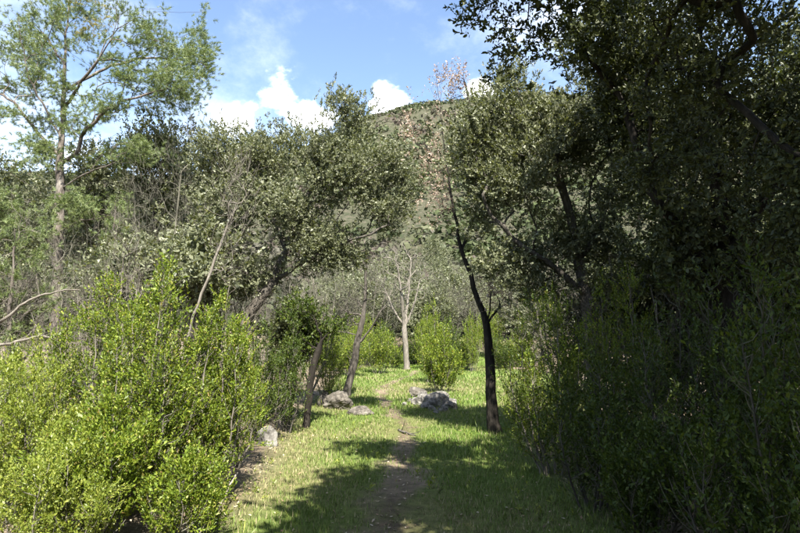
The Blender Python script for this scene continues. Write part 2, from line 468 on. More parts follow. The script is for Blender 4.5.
def leaf_sprig(n, length, ll, lw, spread=0.9, six=False, r=None):
    """n leaves along a twig on +Z; verts (n*k,3), quads"""
    r = r or np.random.default_rng(5)
    V = []; Q = []
    for i in range(n):
        t = (i + 0.5) / n; base = np.array((0, 0, length * t)); a = i * 2.4 + r.uniform(-0.5, 0.5)
        out = np.array((math.cos(a), math.sin(a), 0.0)); el = spread * (1 - 0.55 * t) + r.normal(0, 0.18)
        d = out * math.sin(el) + np.array((0, 0, 1)) * math.cos(el)
        side = np.cross(d, np.array((0, 0, 1.0))); side = unit(side + r.normal(0, 0.35, 3)); nn = unit(np.cross(side, d))
        s = r.uniform(0.5, 1.3); l = ll * s; w = lw * s
        if six:
            pts = [base, base + d * l * 0.32 + side * w * 0.46 + nn * w * 0.18, base + d * l * 0.72 + side * w * 0.40 + nn * w * 0.15, base + d * l - nn * l * 0.08,
                   base + d * l * 0.72 - side * w * 0.40 + nn * w * 0.15, base + d * l * 0.32 - side * w * 0.46 + nn * w * 0.18]
            b = len(V); Q += [(b, b + 1, b + 2, b + 3), (b, b + 3, b + 4, b + 5)]
        else:
            pts = [base, base + d * l * 0.5 + side * w * 0.5 + nn * w * 0.12, base + d * l - nn * l * 0.08, base + d * l * 0.5 - side * w * 0.5 + nn * w * 0.12]
            b = len(V); Q += [(b, b + 1, b + 2, b + 3)]
        V += pts
    return np.array(V), np.array(Q)


def needle_tuft(n, length, nl, nw, r):
    V = []; Tn = []
    for i in range(n):
        t = i / n; base = np.array((0, 0, length * t)); a = r.uniform(0, 6.28); el = r.uniform(0.3, 1.45) * (1.1 - 0.4 * t)
        d = np.array((math.cos(a) * math.sin(el), math.sin(a) * math.sin(el), math.cos(el))); side = unit(np.cross(d, r.normal(0, 1, 3)))
        l = nl * r.uniform(0.75, 1.2); b = len(V)
        V += [base - side * nw / 2, base + side * nw / 2, base + d * l]; Tn.append((b, b + 1, b + 2))
    return np.array(V), np.array(Tn)


def sprigs_mesh(name, templates, P, D, sc, org):
    """place templates at P pointing along D, uniform scale sc; one mesh"""
    n = len(P); D = unit(D); ref = rng.normal(0, 1, (n, 3)); X = unit(np.cross(D, ref)); Y = np.cross(D, X)
    which = rng.integers(0, len(templates), n); Vs = []; Qs = []; off = 0
    for k, (tv, tq) in enumerate(templates):
        s = which == k; m = int(s.sum())
        if not m: continue
        v = (P[s] - org)[:, None] + sc[s][:, None, None] * (tv[None, :, 0:1] * X[s][:, None] + tv[None, :, 1:2] * Y[s][:, None] + tv[None, :, 2:3] * D[s][:, None])
        q = tq[None] + (np.arange(m) * len(tv))[:, None, None] + off
        Vs.append(v.reshape(-1, 3)); Qs.append(q.reshape(-1, tq.shape[1])); off += m * len(tv)
    V = np.concatenate(Vs); Q = np.concatenate(Qs)
    return mesh(name, V, Q) if Q.shape[1] == 4 else mesh(name, V, None, Q)


_r = np.random.default_rng(3)
T_OAK = [leaf_sprig(11, 0.13, 0.054, 0.029, 1.0, r=_r) for _ in range(5)]
T_OAK_FAR = [leaf_sprig(9, 0.20, 0.085, 0.050, 1.0, r=_r) for _ in range(5)]
T_OAK6 = [leaf_sprig(12, 0.15, 0.046, 0.026, 1.05, True, r=_r) for _ in range(6)]
T_BOX = [leaf_sprig(16, 0.15, 0.026, 0.0135, 0.85, r=_r) for _ in range(5)]
T_BOX_FAR = [leaf_sprig(12, 0.26, 0.060, 0.030, 0.8, r=_r) for _ in range(5)]
T_OAK_BIG = [leaf_sprig(6, 0.26, 0.15, 0.085, 1.0, r=_r) for _ in range(5)]
T_DRY = [leaf_sprig(5, 0.16, 0.050, 0.030, 1.2, True, r=_r) for _ in range(4)]
T_PINE = [needle_tuft(32, 0.085, 0.075, 0.0068, _r) for _ in range(4)]


def blob(px, py, Y, rx, ry, rz, n, lobes=None, shell=0.55):
    """attraction points in an ellipsoid given in photo pixels across and metres deep, gathered in lobes"""
    c = W(px, py, Y); k = Y / F; R = np.array((rx * k, rz, ry * k))
    lobes = lobes or max(3, n // 14)
    u = unit(rng.normal(0, 1, (lobes, 3))) * (rng.uniform(0.1, 1, (lobes, 1)) ** shell) * 0.88
    i = rng.integers(0, lobes, n); p = u[i] + rng.normal(0, 0.5 / lobes ** 0.34, (n, 3)) * 0.75
    l = np.linalg.norm(p, axis=1, keepdims=True); p = np.where(l > 1.12, p / l * 1.12, p)
    return c + p * R


def ellip(c, R, n, lobes=None, shell=0.55):
    c = np.asarray(c, float); R = np.asarray(R, float); lobes = lobes or max(3, n // 14)
    u = unit(rng.normal(0, 1, (lobes, 3))) * (rng.uniform(0.1, 1, (lobes, 1)) ** shell) * 0.88
    i = rng.integers(0, lobes, n); p = u[i] + rng.normal(0, 0.5 / lobes ** 0.34, (n, 3)) * 0.75
    l = np.linalg.norm(p, axis=1, keepdims=True); p = np.where(l > 1.12, p / l * 1.12, p)
    return c + p * R


def foliage(root, name, tips, per, templates, mat, spread, scale=(0.8, 1.25), up=0.35, centre=None, label=None, droop=0.0):
    c = tips.mean(0) if centre is None else np.asarray(centre)
    P = np.repeat(tips, per, 0); n = len(P); P = P + rng.normal(0, spread, (n, 3)) * np.array((1, 1, 0.8))
    D = unit(P - c) * 0.6 + rng.normal(0, 0.6, (n, 3)) + np.array((0, 0, up - droop))
    return obj(name, sprigs_mesh(name, templates, P, D, rng.uniform(*scale, n), np.array(root.location)), mat, root, kind='stuff', label=label)


def base_at(px, Y):
    x = W(px, 340, Y)[0]; return np.array((x, Y, gh(x, Y)))


def tree(name, label, cat, base, trunk_pts, limbs, attr, base_r, bark, leaf=None, templates=None, per=10, spread=0.16, minz=1.0, group=None,
         tip_r=0.003, limb_r=0.03, wpath=0.3, scale=(0.8, 1.25), max_limbs=10, up=0.7, step=0.22, drop=0.0, taper=1.0):
    b = np.array(base, float); root = thing(name, label, cat, b, group)
    tr = [b - np.array((0, 0, 0.06))] + [np.asarray(p, float) for p in trunk_pts]
    ch, tips, nodes, r = grow(tr, limbs, attr, base_r, tip_r, wpath, minz, step)
    build_wood(root, ch, bark, limb_r, max_limbs, taper=taper)
    if leaf is not None:
        if drop: tips = tips[rng.random(len(tips)) > drop]
        foliage(root, 'foliage', tips, per, templates, leaf, spread, scale, up)
    return root


# ------------------------------------------------------------------ boxwood bushes
def boxwood(label, px, Y, H, R, n_stem=8, n_sprig=1500, mat='box', templates=None, scale=(0.85, 1.3), group=None, name='boxwood_bush', lean=0.0, stem_mat='bark_pale', xy=None):
    b = base_at(px, Y) if xy is None else np.array((xy[0], xy[1], gh(*xy)))
    root = thing(name, label, 'bush', b, group)
    if mat == 'box_deep_shaded': stem_mat = 'bark_oak'  # darker stems on these bushes, shade put into the bark colour
    sp = []; sd = []; tw = MB()
    for s in range(n_stem):
        a = s * 2.4 + rng.uniform(-0.4, 0.4); q = math.sqrt((s + 0.4) / n_stem)
        h = H * (1.0 - 0.42 * q ** 2) * rng.uniform(0.82, 1.06) if s else H
        foot = b + np.array((math.cos(a), math.sin(a), 0)) * R * 0.22 * q - np.array((0, 0, 0.04))
        tip = b + np.array((math.cos(a) * R * 0.82 * q + lean * h, math.sin(a) * R * 0.82 * q, h))
        mid = foot * 0.5 + tip * 0.5 + np.array((math.cos(a), math.sin(a), 0)) * R * 0.12 + rng.normal(0, 0.03, 3)
        pl = resample([foot, mid, tip], 0.12, 0.008); rr = np.linspace(0.015, 0.003, len(pl)) * (H / 2) ** 0.5
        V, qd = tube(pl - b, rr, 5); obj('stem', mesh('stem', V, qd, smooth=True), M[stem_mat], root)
        ns = int(26 * H / 2) + 6
        for k in range(ns):
            t = rng.uniform(0.06, 1.0) ** 0.85; i = t * (len(pl) - 1); i0 = int(i); p = pl[i0] + (pl[min(i0 + 1, len(pl) - 1)] - pl[i0]) * (i - i0)
            aa = rng.uniform(0, 6.28); ln = R * rng.uniform(0.30, 0.85) * (1.12 - t * 0.85)
            d = np.array((math.cos(aa), math.sin(aa), rng.uniform(0.45, 1.7))); e = p + unit(d) * ln; e2 = e + np.array((0, 0, ln * 0.25))
            sh = resample([p, e * 0.6 + p * 0.4 - np.array((0, 0, ln * 0.06)), e2], max(0.07, ln / 5)); V, qd = tube(sh - b, np.linspace(0.0045, 0.0018, len(sh)), 3); tw.add(V, qd)
            m = max(2, int(ln / 0.075))
            for j in range(m):
                u = (j + 1) / m; ii = u * (len(sh) - 1); j0 = int(min(ii, len(sh) - 2)); pp = sh[j0] + (sh[j0 + 1] - sh[j0]) * (ii - j0)
                sp.append(pp); sd.append(unit(sh[j0 + 1] - sh[j0]) * 0.7 + rng.normal(0, 0.45, 3) + np.array((0, 0, 0.35)))
        for j in range(4):                                         # leading shoot
            sp.append(pl[-1] - np.array((0, 0, 0.09 * j)) + rng.normal(0, 0.01, 3)); sd.append(np.array((0, 0, 1)) + rng.normal(0, 0.12, 3))
    sp = np.array(sp); sd = np.array(sd)
    k = rng.integers(0, len(sp), n_sprig) if n_sprig > len(sp) else rng.permutation(len(sp))[:n_sprig]
    k[:min(len(k), len(sp))] = rng.permutation(len(sp))[:min(len(k), len(sp))]
    P = sp[k] + rng.normal(0, 0.035 * (R / 0.6), (len(k), 3)); P[:, 2] = np.maximum(P[:, 2], b[2] + 0.02)
    obj('twigs', tw.mesh('twigs'), M['bark_grey'], root, kind='stuff')
    obj('foliage', sprigs_mesh('foliage', templates or T_BOX, P, sd[k], rng.uniform(*scale, len(k)), b), M[mat], root, kind='stuff')
    return root



# ================================================================== the wooded hillside
def hill_wood():
    n = 11500; r = np.random.default_rng(21)
    y = 44 + (470 - 44) * r.random(n * 3) ** 1.15; x = (r.random(n * 3) * 2 - 1) * (y * 0.85 + 20)
    keep = np.array([fbm(a, b, 0.02, 4, 2.2) + 0.35 * fbm(a, b, 0.09, 2, 4.0) < 0.42 + 0.35 * r.random() for a, b in zip(x, y)])
    x = x[keep][:n]; y = y[keep][:n]; n = len(x); z = np.array([gh(a, b) for a, b in zip(x, y)])
    K = 9; u = unit(r.normal(0, 1, (n, K, 3))); u[:, :, 2] = np.abs(u[:, :, 2]) * 1.15
    R = r.uniform(0.9, 2.1, n) * (1 + 0.25 * (y > 150)); c = np.stack([x, y, z + R * 0.25], 1)
    P = c[:, None] + u * (R[:, None] * r.uniform(0.6, 1.08, (n, K)))[:, :, None]
    nrm = unit(u + r.normal(0, 0.5, u.shape)); a1 = unit(np.cross(nrm, r.normal(0, 1, u.shape))); a2 = np.cross(nrm, a1)
    s = (R[:, None] * r.uniform(0.28, 0.5, (n, K)))[:, :, None]
    V = np.stack([P - a1 * s, P + a2 * s * 0.8, P + a1 * s, P - a2 * s * 0.8], 2).reshape(-1, 3)
    q = np.arange(n * K * 4).reshape(-1, 4)
    pal = np.array([(0.045, 0.060, 0.022), (0.062, 0.078, 0.030), (0.075, 0.095, 0.035), (0.105, 0.10, 0.072), (0.11, 0.09, 0.07), (0.085, 0.092, 0.046)])
    w = np.array([fbm(a, b, 0.018, 3, 9.0) for a, b in zip(x, y)]); g = w + r.normal(0, 0.22, n)
    idx = np.where(g < 0.05, r.integers(0, 3, n), np.where(g < 0.3, 5, r.integers(3, 5, n)))
    C = np.repeat(pal[idx] * r.uniform(0.6, 1.05, (n, 1)), K * 4, 0)
    o = obj('hillside_wood', mesh('hillside_wood', V, q, col=C), M['col'], kind='stuff')
    o['label'] = 'evergreen and leafless scrub covering the slope of the hill'; o['category'] = 'wood'


hill_wood()


# ================================================================== unseen wood round the viewer, added to cut sky fill in the shade
def near_wood():
    r = np.random.default_rng(31); C = []
    for a in np.radians(np.arange(98, 264, 5.0)):
        for k in range(2): C.append((math.sin(a) * (10.5 + 2.5 * k) + r.normal(0, 0.6), 1.0 + math.cos(a) * (10.5 + 2.5 * k) + r.normal(0, 0.6), r.uniform(4.5, 6.5)))
    for y in np.arange(-1, 13, 1.5): C.append((10.5 + r.normal(0, 0.6), y, r.uniform(6, 8)))
    Vs = []; Cs = []
    for x, y, h in C:
        n = 480; u = unit(r.normal(0, 1, (n, 3))) * r.uniform(0.45, 1, (n, 1)) ** 0.5; P = np.array((x, y, gh(x, y) + h * 0.5)) + u * np.array((1.5, 1.5, h * 0.52))
        a1 = unit(np.cross(u, r.normal(0, 1, u.shape)) + r.normal(0, 0.4, u.shape)); a2 = unit(np.cross(u + r.normal(0, 0.6, u.shape), a1)); s = r.uniform(0.12, 0.25, (n, 1))
        P[:, 2] = np.maximum(P[:, 2], gh(x, y) + 0.1); Vs.append(np.stack([P - a1 * s, P + a2 * s * 0.6, P + a1 * s, P - a2 * s * 0.6], 1).reshape(-1, 3))
        Cs.append(np.repeat(np.array((0.062, 0.078, 0.030)) * r.uniform(0.6, 1.4, (n, 1)), 4, 0))
    V = np.concatenate(Vs); o = obj('unseen_shade_wood', mesh('unseen_shade_wood', V, np.arange(len(V)).reshape(-1, 4), col=np.concatenate(Cs)), M['col'], kind='stuff')
    o['label'] = 'unseen evergreen wood added behind and beside the clearing to cut sky light'; o['category'] = 'wood'


near_wood()

# ================================================================== left side
G = lambda px, Y: base_at(px, Y)
# tall pine
tree('pine_tree', 'tall grey-barked pine with open crown at the left edge', 'tree', G(56, 13),
     [W(56, 330, 13), W(58, 250, 13), W(60, 165, 13), W(64, 100, 13.1), (W(66, 40, 13.1)), W(72, -30, 13.2), W(78, -110, 13.2)],
     [[W(60, 162, 13), W(88, 145, 12.6), W(125, 132, 12.2), W(148, 126, 11.9)],
      [W(62, 110, 13), W(88, 74, 12.6), W(112, 38, 12.2), W(118, -10, 12)],
      [W(92, 70, 12.6), W(112, 34, 12.5), W(150, 14, 12.5), W(190, 12, 12.8)],
      [W(60, 160, 13), W(34, 128, 13.3), W(8, 98, 13.6), W(-30, 80, 14)],
      [W(60, 140, 13), W(38, 95, 12.6), W(24, 60, 12.2), W(18, 10, 12)],
      [W(64, 90, 13), W(98, 72, 13.4), W(145, 58, 13.8), W(190, 62, 14)],
      [W(66, 60, 13), W(40, 30, 13.5), W(10, 10, 14)],
      [W(58, 235, 13), W(80, 222, 12.6), W(112, 214, 12.2)], [W(57, 250, 13), W(35, 232, 12.6), W(8, 222, 12.2)], [W(60, 190, 13), W(90, 172, 12.6), W(130, 162, 12.2)], [W(60, 175, 13), W(34, 160, 12.6), W(5, 152, 12.4)], [W(57, 215, 13), W(30, 185, 12.2), W(-5, 168, 11.8), W(-30, 160, 11.5)],
      [W(62, 150, 13), W(90, 150, 13.6), W(130, 168, 14)]],
     np.vstack([blob(10, 40, 13.2, 55, 55, 1.6, 100), blob(-60, 60, 13.5, 60, 60, 1.6, 40), blob(70, 15, 13, 45, 40, 1.5, 70), blob(72, -60, 13.2, 70, 60, 1.8, 70),
                blob(135, 40, 12.8, 40, 55, 1.3, 75), blob(180, 45, 13.2, 34, 62, 1.4, 56), blob(165, 105, 12.8, 45, 32, 1.2, 44), blob(110, 118, 12.5, 45, 22, 0.9, 45), blob(20, 115, 13, 40, 22, 1.0, 30), blob(185, 85, 13, 30, 40, 0.9, 26), blob(205, 60, 13.2, 12, 30, 0.5, 20), blob(22, 215, 12.3, 42, 30, 0.8, 40), blob(100, 208, 12.3, 36, 22, 0.7, 34), blob(25, 155, 12.6, 48, 22, 1.0, 46), blob(115, 160, 12.6, 48, 20, 0.9, 44), blob(60, 60, 12.4, 50, 45, 0.7, 44), blob(150, 80, 12.4, 30, 20, 0.6, 24)]),
     0.125, M['bark_pine'], M['needle'], T_PINE, 10, 0.10, scale=(0.85, 1.4), up=0.3, minz=3.4, taper=0.8, limb_r=0.028, max_limbs=14, tip_r=0.004)
pine = bpy.data.objects['pine_tree']
yl = blob(84, 12, 12.2, 26, 22, 0.6, 34)
foliage(pine, 'yellowing_needles', yl, 6, T_PINE, M['needle_yellow'], 0.08, (0.6, 0.95), label='yellow dying tuft of needles near the top')


def young_pine(label, px, Y, top, wpx, n, per, name='young_pine'):
    b = G(px, Y); tp = W(px + 4, top, Y); H = tp[2] - b[2]; R = wpx * Y / F
    ls = []; at = []
    for i in range(int(H * 5)):
        t = 0.15 + 0.8 * i / int(H * 5); a = i * 2.4; rr = R * (1.1 - t) + 0.12; c = b + (tp - b) * t
        e = c + np.array((math.cos(a) * rr, math.sin(a) * rr, rr * 0.35)); ls.append([c, c * 0.5 + e * 0.5, e])
        for u in rng.uniform(0.35, 1.0, max(1, int(n / (H * 5)))): at.append(c + (e - c) * u + rng.normal(0, 0.14, 3))
    return tree(name, label, 'tree', b, [b + (tp - b) * 0.5, tp], ls, np.array(at), 0.05, M['bark_pine'], M['needle'], T_PINE, per, 0.07, minz=0.4, limb_r=0.012, max_limbs=8, group=None)


young_pine('pale young pine under the tall pine, at the left edge', 12, 9.0, 215, 62, 110, 5)
young_pine('small young pine in the grey thicket right of the pine trunk', 112, 11.5, 195, 40, 80, 5)


def holm(label, px, Y, blobs, base_r=0.12, top=None, tmpl=None, per=7, leaf='oak', spread=0.22, name='holm_oak', trunk=None, limbs=(), bark='bark_oak', minz=1.2, limb_r=0.03, scale=(0.8, 1.25), group=None, drop=0.0):
    b = G(px, Y); at = np.vstack([blob(*q) for q in blobs]); c = at.mean(0)
    tp = trunk or [b * 0.6 + c * 0.4 + np.array((0.1, 0, 0)), c]
    return tree(name, label, 'tree', b, tp, list(limbs), at, base_r, M[bark], M[leaf], tmpl or T_OAK_FAR, per, spread, minz, group, limb_r=limb_r, scale=scale, drop=drop)


holm('grey-green holm oak behind the pine trunk', 22, 18, [(15, 225, 18, 75, 70, 2.2, 230), (-60, 230, 18, 70, 70, 2, 110)], 0.15)
holm('low grey-green oak filling the thicket behind the slanting sapling', 205, 10.4, [(200, 270, 10.4, 48, 40, 1.2, 150)], 0.08, per=10, minz=0.6)
holm('low grey-green oak in the thicket between the pine and the sapling', 135, 10.9, [(135, 280, 10.9, 50, 42, 1.2, 150)], 0.08, per=10, minz=0.6)
holm('low grey-green oak in the thicket left of the pine trunk', 15, 14, [(10, 290, 14, 50, 42, 1.2, 140)], 0.08, per=10, minz=0.6)
holm('tall holm oak filling the gap right of the pine trunk', 100, 15, [(98, 205, 15, 44, 62, 1.5, 170)], 0.11, per=7, scale=(0.9, 1.4), spread=0.18)
holm('holm oak whose top touches the lowest pine bough', 160, 14.2, [(158, 165, 14.2, 36, 48, 1.2, 150), (150, 235, 14.2, 40, 36, 1.1, 90)], 0.11, per=7, scale=(0.9, 1.4), spread=0.17)
holm('holm oak just left of the pine trunk', -5, 15.5, [(-5, 215, 15.5, 48, 52, 1.4, 150)], 0.11, per=7, scale=(0.9, 1.4), spread=0.18)
holm('rounded holm oak rising behind the grey thicket right of the pine', 118, 17, [(118, 235, 17, 65, 68, 2, 230)], 0.14)
holm('holm oak with a pale top below the end of the pine boughs', 188, 14.5, [(188, 185, 14.5, 45, 65, 1.7, 200), (170, 255, 14.5, 50, 50, 1.5, 110)], 0.13)
# the leaning oak in the middle
holm('leaning holm oak with a broad crown left of the path', 226, 11.5,
     [(300, 190, 11.6, 80, 72, 1.5, 250), (352, 150, 11.4, 52, 48, 1.2, 130), (382, 200, 11.3, 34, 48, 1.0, 95), (248, 185, 11.8, 44, 58, 1.2, 120), (346, 112, 11.3, 20, 22, 0.5, 26), (344, 132, 11.4, 30, 26, 0.8, 50), (290, 150, 11.6, 46, 30, 1.0, 60), (235, 150, 12, 30, 30, 0.9, 40), (300, 258, 11.6, 60, 38, 1.0, 90), (225, 235, 12.2, 34, 50, 0.9, 80), (398, 175, 11.3, 22, 40, 0.7, 40), (222, 165, 12.2, 30, 36, 0.9, 60), (350, 250, 11.2, 40, 20, 0.7, 40), (250, 285, 11.9, 30, 24, 0.7, 40), (262, 150, 11.8, 42, 26, 0.9, 60), (225, 205, 12.0, 30, 40, 0.8, 50)],
     0.12, tmpl=T_OAK, per=10, scale=(0.85, 1.35), spread=0.155,
     trunk=[W(230, 360, 11.5), W(240, 332, 11.5), W(258, 303, 11.5), W(274, 280, 11.5), W(286, 250, 11.5), W(300, 215, 11.5), W(318, 170, 11.5)],
     limbs=[[W(274, 280, 11.5), W(315, 256, 11.2), W(352, 240, 11.0), W(390, 225, 10.9)], [W(286, 250, 11.5), W(270, 212, 11.9), W(248, 175, 12.1)], [W(262, 300, 11.5), W(240, 268, 12.0), W(205, 262, 12.4)]],
     minz=2.6)
holm('low dark evergreen oak in the shade beside the leaning oak trunk', 286, 10.6, [(283, 335, 10.6, 34, 42, 0.7, 110)], 0.05, tmpl=T_OAK, per=12, leaf='oak_shaded', spread=0.12, minz=0.5)


# ------------------------------------------------------------------ leafless shrubs and trees
def twiglets(tips, c, tip):
    out = []
    for p in tips:
        for k in range(2):
            d = unit(unit(p - c) * 0.8 + rng.normal(0, 0.45, 3) + np.array((0, 0, 0.35))); l = rng.uniform(0.15, 0.42) * (tip / 0.003) ** 0.7
            out.append((np.array([p, p + d * l]), np.array([tip * 0.8, tip * 0.45])))
    return out


def bare(name, label, cat, loc, H, R, n, base_r, stems=1, bark='bark_grey', tip=0.0028, low=0.3, group=None, lean=(0, 0), twig=None):
    b = np.array(loc, float); ls = []
    c = b + np.array((lean[0], lean[1], H * (0.5 + low * 0.5)))
    at = ellip(c, (R, R, H * (0.5 - low * 0.5)), n, lobes=max(5, n // 18), shell=0.4)
    top = b + np.array((lean[0] * 1.2, lean[1] * 1.2, H * 0.8))
    for s in range(stems - 1):
        a = s * 2.4 + 0.7; e = b + np.array((math.cos(a) * R * 0.7 + lean[0], math.sin(a) * R * 0.7 + lean[1], H * rng.uniform(0.6, 0.9)))
        ls.append([b, b * 0.6 + e * 0.4 + np.array((math.cos(a), math.sin(a), 0)) * R * 0.15, e])
    root = thing(name, label, cat, b, group)
    tr = [b - np.array((0, 0, 0.05)), b * 0.55 + top * 0.45 + rng.normal(0, 0.05 * H / 3, 3) * np.array((1, 1, 0)), top]
    ch, tips, nodes, r = grow(tr, ls, at, base_r, tip, 0.22, b[2] + H * low * 0.6, 0.2, 0.007)
    ch = ch + twiglets(tips, b + np.array((0, 0, H * 0.35)), tip)
    build_wood(root, ch, M[bark], base_r * 0.45, 6, twig_mat=M[twig] if twig else None)
    return root


gs = 'leafless grey shrubs in the thicket left of the path'
s0 = bare('leafless_shrub', 'bare grey shrub tangled in front of the pine trunk', 'shrub', G(48, 9.6), 3.4, 1.0, 420, 0.035, 5, 'bark_grey', group=gs, low=0.1)
s1 = bare('leafless_shrub', 'bare grey shrub right behind the tall boxwood', 'shrub', G(118, 9.2), 3.5, 1.1, 460, 0.035, 6, 'bark_pale', group=gs, low=0.1)
for o, px, Y, rz, sc, lb in ((s0, 165, 10.2, 2.0, 1.1, 'bare twiggy shrub left of the pale slanting sapling'), (s1, 205, 10.8, 4.0, 1.05, 'bare twiggy shrub behind the pale slanting sapling'),
                             (s1, -10, 9.0, 1.2, 1.0, 'bare grey shrub cut by the left edge of the photo'), (s0, 85, 12.5, 4.4, 1.3, 'taller bare shrub between the pine trunk and the rounded oak'),
                             (s0, 262, 13.0, 0.6, 1.1, 'bare shrub in the shade under the leaning oak'), (s1, 312, 15.5, 3.1, 1.15, 'bare shrub behind the thin crooked trunk left of the path')):
    copy_tree(o, G(px, Y), rz, (sc, sc, sc), lb)
# pale slanting sapling
b = G(168, 8.6); sr = bare('slanting_sapling', 'thin pale leafless sapling slanting up to the right', 'tree', b, 4.6, 0.7, 110, 0.022, 1, 'bark_pale', low=0.45, lean=(0.75, 0.2))

# boxwood bushes on the left
boxwood('tall bright yellow-green boxwood bush at the front left', 150, 5.1, 2.12, 0.62, 12, 2200)
boxwood('bright boxwood bush beside the grass, right of the tallest one', 212, 5.5, 1.85, 0.47, 10, 1600)
boxwood('boxwood bush with thin upright shoots left of the tallest one', 98, 5.7, 1.95, 0.52, 10, 1500)
boxwood('low loose boxwood bush in the bottom left corner', 22, 4.7, 1.20, 0.60, 9, 1700, mat='herb', scale=(0.8, 1.25))
boxwood('low boxwood bush at the foot of the tall boxwood', 105, 4.3, 0.95, 0.50, 8, 1500)
boxwood('lowest boxwood bush at the bottom edge left of centre', 62, 3.9, 0.75, 0.45, 7, 1200, mat='herb', scale=(0.6, 1.0))
boxwood('small boxwood shoot at the foot of the bush beside the grass', 190, 4.5, 0.62, 0.36, 6, 600)
boxwood('boxwood bush half hidden behind the front row, under the leaning oak', 238, 6.9, 1.65, 0.40, 8, 1000)
boxwood('short boxwood bush far left behind the corner bush', 28, 6.3, 1.45, 0.62, 8, 850, mat='herb')
boxwood('deep green boxwood in the shade left of the white rock', 262, 8.6, 1.7, 0.45, 7, 700, mat='box_deep_shaded', scale=(1.0, 1.5))
boxwood('deep green boxwood beside the crooked dark trunk', 288, 9.6, 1.85, 0.45, 7, 700, mat='box_deep_shaded', scale=(1.0, 1.5))
boxwood('fresh green boxwood behind the crooked dark trunk', 328, 13.5, 1.7, 0.45, 7, 700)

# crooked dark-trunked little tree
holm('small crooked tree with a dark trunk left of the path', 307, 10.2, [(318, 318, 10.2, 30, 24, 0.6, 36), (300, 345, 10.2, 18, 18, 0.4, 16)], 0.06, tmpl=T_OAK, per=7, leaf='box_deep_shaded', spread=0.1,
     trunk=[W(309, 400, 10.2), W(311, 375, 10.2), W(318, 350, 10.2), W(328, 332, 10.2)], limbs=[[W(318, 350, 10.2), W(334, 345, 10.1), W(344, 335, 10)]], bark='bark_dark_shaded', minz=1.4, limb_r=0.018, name='crooked_tree')
b = G(347, 16.0)
tree('grey_tree', 'thin grey leafless tree leaning right beside the dark rocks', 'tree', b, [W(352, 372, 16), W(357, 345, 16), W(364, 310, 16), W(366, 270, 16)], [[W(357, 345, 16), W(375, 322, 15.8), W(388, 290, 15.6)]],
     np.vstack([blob(360, 285, 16, 34, 42, 1.0, 330), blob(340, 310, 16, 25, 28, 0.7, 110)]), 0.10, M['bark_oak'], minz=1.9, tip_r=0.003)

# far side of the clearing
b = G(407, 30); pol = tree('pollard_tree', 'leafless pollard with a pale trunk at the end of the path', 'tree', b, [W(406, 355, 30), W(405, 340, 30), W(404, 325, 30)],
    [[W(404, 325, 30), W(395, 312, 30), W(385, 290, 30)], [W(404, 325, 30), W(402, 300, 29.7), W(398, 270, 29.5)], [W(405, 330, 30), W(413, 308, 30.2), W(420, 280, 30.4)], [W(405, 328, 30), W(408, 300, 30.5), W(411, 262, 30.6)]],
    blob(403, 275, 30, 38, 50, 1.8, 620), 0.15, M['bark_pale'], minz=2.6, tip_r=0.006, limb_r=0.03)
gt = 'leafless trees beyond the clearing'; lt = 'bare grey tree in the leafless thicket beyond the clearing'
t0 = bare('leafless_tree', lt, 'tree', G(376, 35), 6.2, 1.9, 650, 0.05, 4, 'bark_grey', 0.005, 0.2, gt)
t1 = bare('leafless_tree', lt, 'tree', G(450, 38), 6.6, 2.1, 650, 0.055, 5, 'bark_grey', 0.005, 0.15, gt)
for i, (px, Y, sc) in enumerate(((335, 34, 0.95), (425, 44, 1.15), (474, 38, 1.0), (530, 35, 1.0), (290, 28, 1.0), (398, 52, 1.2), (262, 33, 1.1),
                                 (372, 54, 1.2), (230, 27, 1.0), (560, 38, 1.1))):
    copy_tree((t0, t1)[i % 2], G(px, Y), i * 1.7, (sc, sc, sc * rng.uniform(0.9, 1.1)), lt)

bf = boxwood('bright green bush right of the pollard, behind the pale rocks', 440, 17.2, 1.95, 0.72, 9, 1000, templates=T_BOX_FAR, scale=(0.8, 1.25))
boxwood('slim spire-shaped bush behind the one at the pale rocks', 431, 21, 3.1, 0.50, 6, 700, templates=T_BOX_FAR, scale=(0.7, 1.0))
go = 'green bushes along the far edge of the clearing'
b1 = boxwood('deep green bush under the leafless tree left of the path', 337, 26, 1.9, 0.8, 8, 700, mat='box_deep_shaded', templates=T_BOX_FAR, scale=(0.9, 1.4))
b0 = boxwood('green bush left of the pollard at the far edge of the clearing', 378, 27, 2.3, 1.0, 9, 900, templates=T_BOX_FAR, scale=(0.9, 1.4), group=go)
for px, Y, rz, sx, sz, lb in ((350, 24, 1.0, 0.95, 0.85, 'green bush behind the thin leaning grey tree'), (472, 29, 2.0, 0.6, 1.25, 'green bush between the pale rocks and the slim dark trunk'), (394, 32, 3.0, 0.7, 0.5, 'low green bush just left of the pollard trunk'),
                              (425, 31, 4.0, 0.65, 1.3, 'green bush just right of the pollard trunk'), (512, 33, 5.0, 1.3, 0.75, 'green bush seen right of the slim dark trunk'), (325, 22, 0.5, 0.9, 0.85, 'green bush above the dark rocks, left of the leaning grey tree'),
                              (490, 36, 2.6, 1.0, 1.35, 'far green bush behind the slim dark trunk'), (362, 33, 5.2, 0.9, 1.35, 'farthest green bush left of the pollard')):
    copy_tree(b0, G(px, Y), rz, (sx, sx, sz), lb)
t2 = bare('leafless_tree', 'tall fine-twigged bare tree between the pine and the leaning oak', 'tree', G(172, 12.2), 6.6, 1.5, 700, 0.05, 3, 'bark_grey', 0.003, 0.15)
copy_tree(t2, G(218, 13.0), 2.0, (0.9, 0.9, 0.98), 'fine-twigged bare tree just left of the leaning oak crown')
o0 = holm('grey-green oak on the rising ground behind the pollard', 462, 48, [(462, 300, 48, 24, 26, 1.9, 90)], 0.10, per=9, spread=0.4, scale=(1.3, 2.0), minz=1.0, group='small oaks on the rising ground')
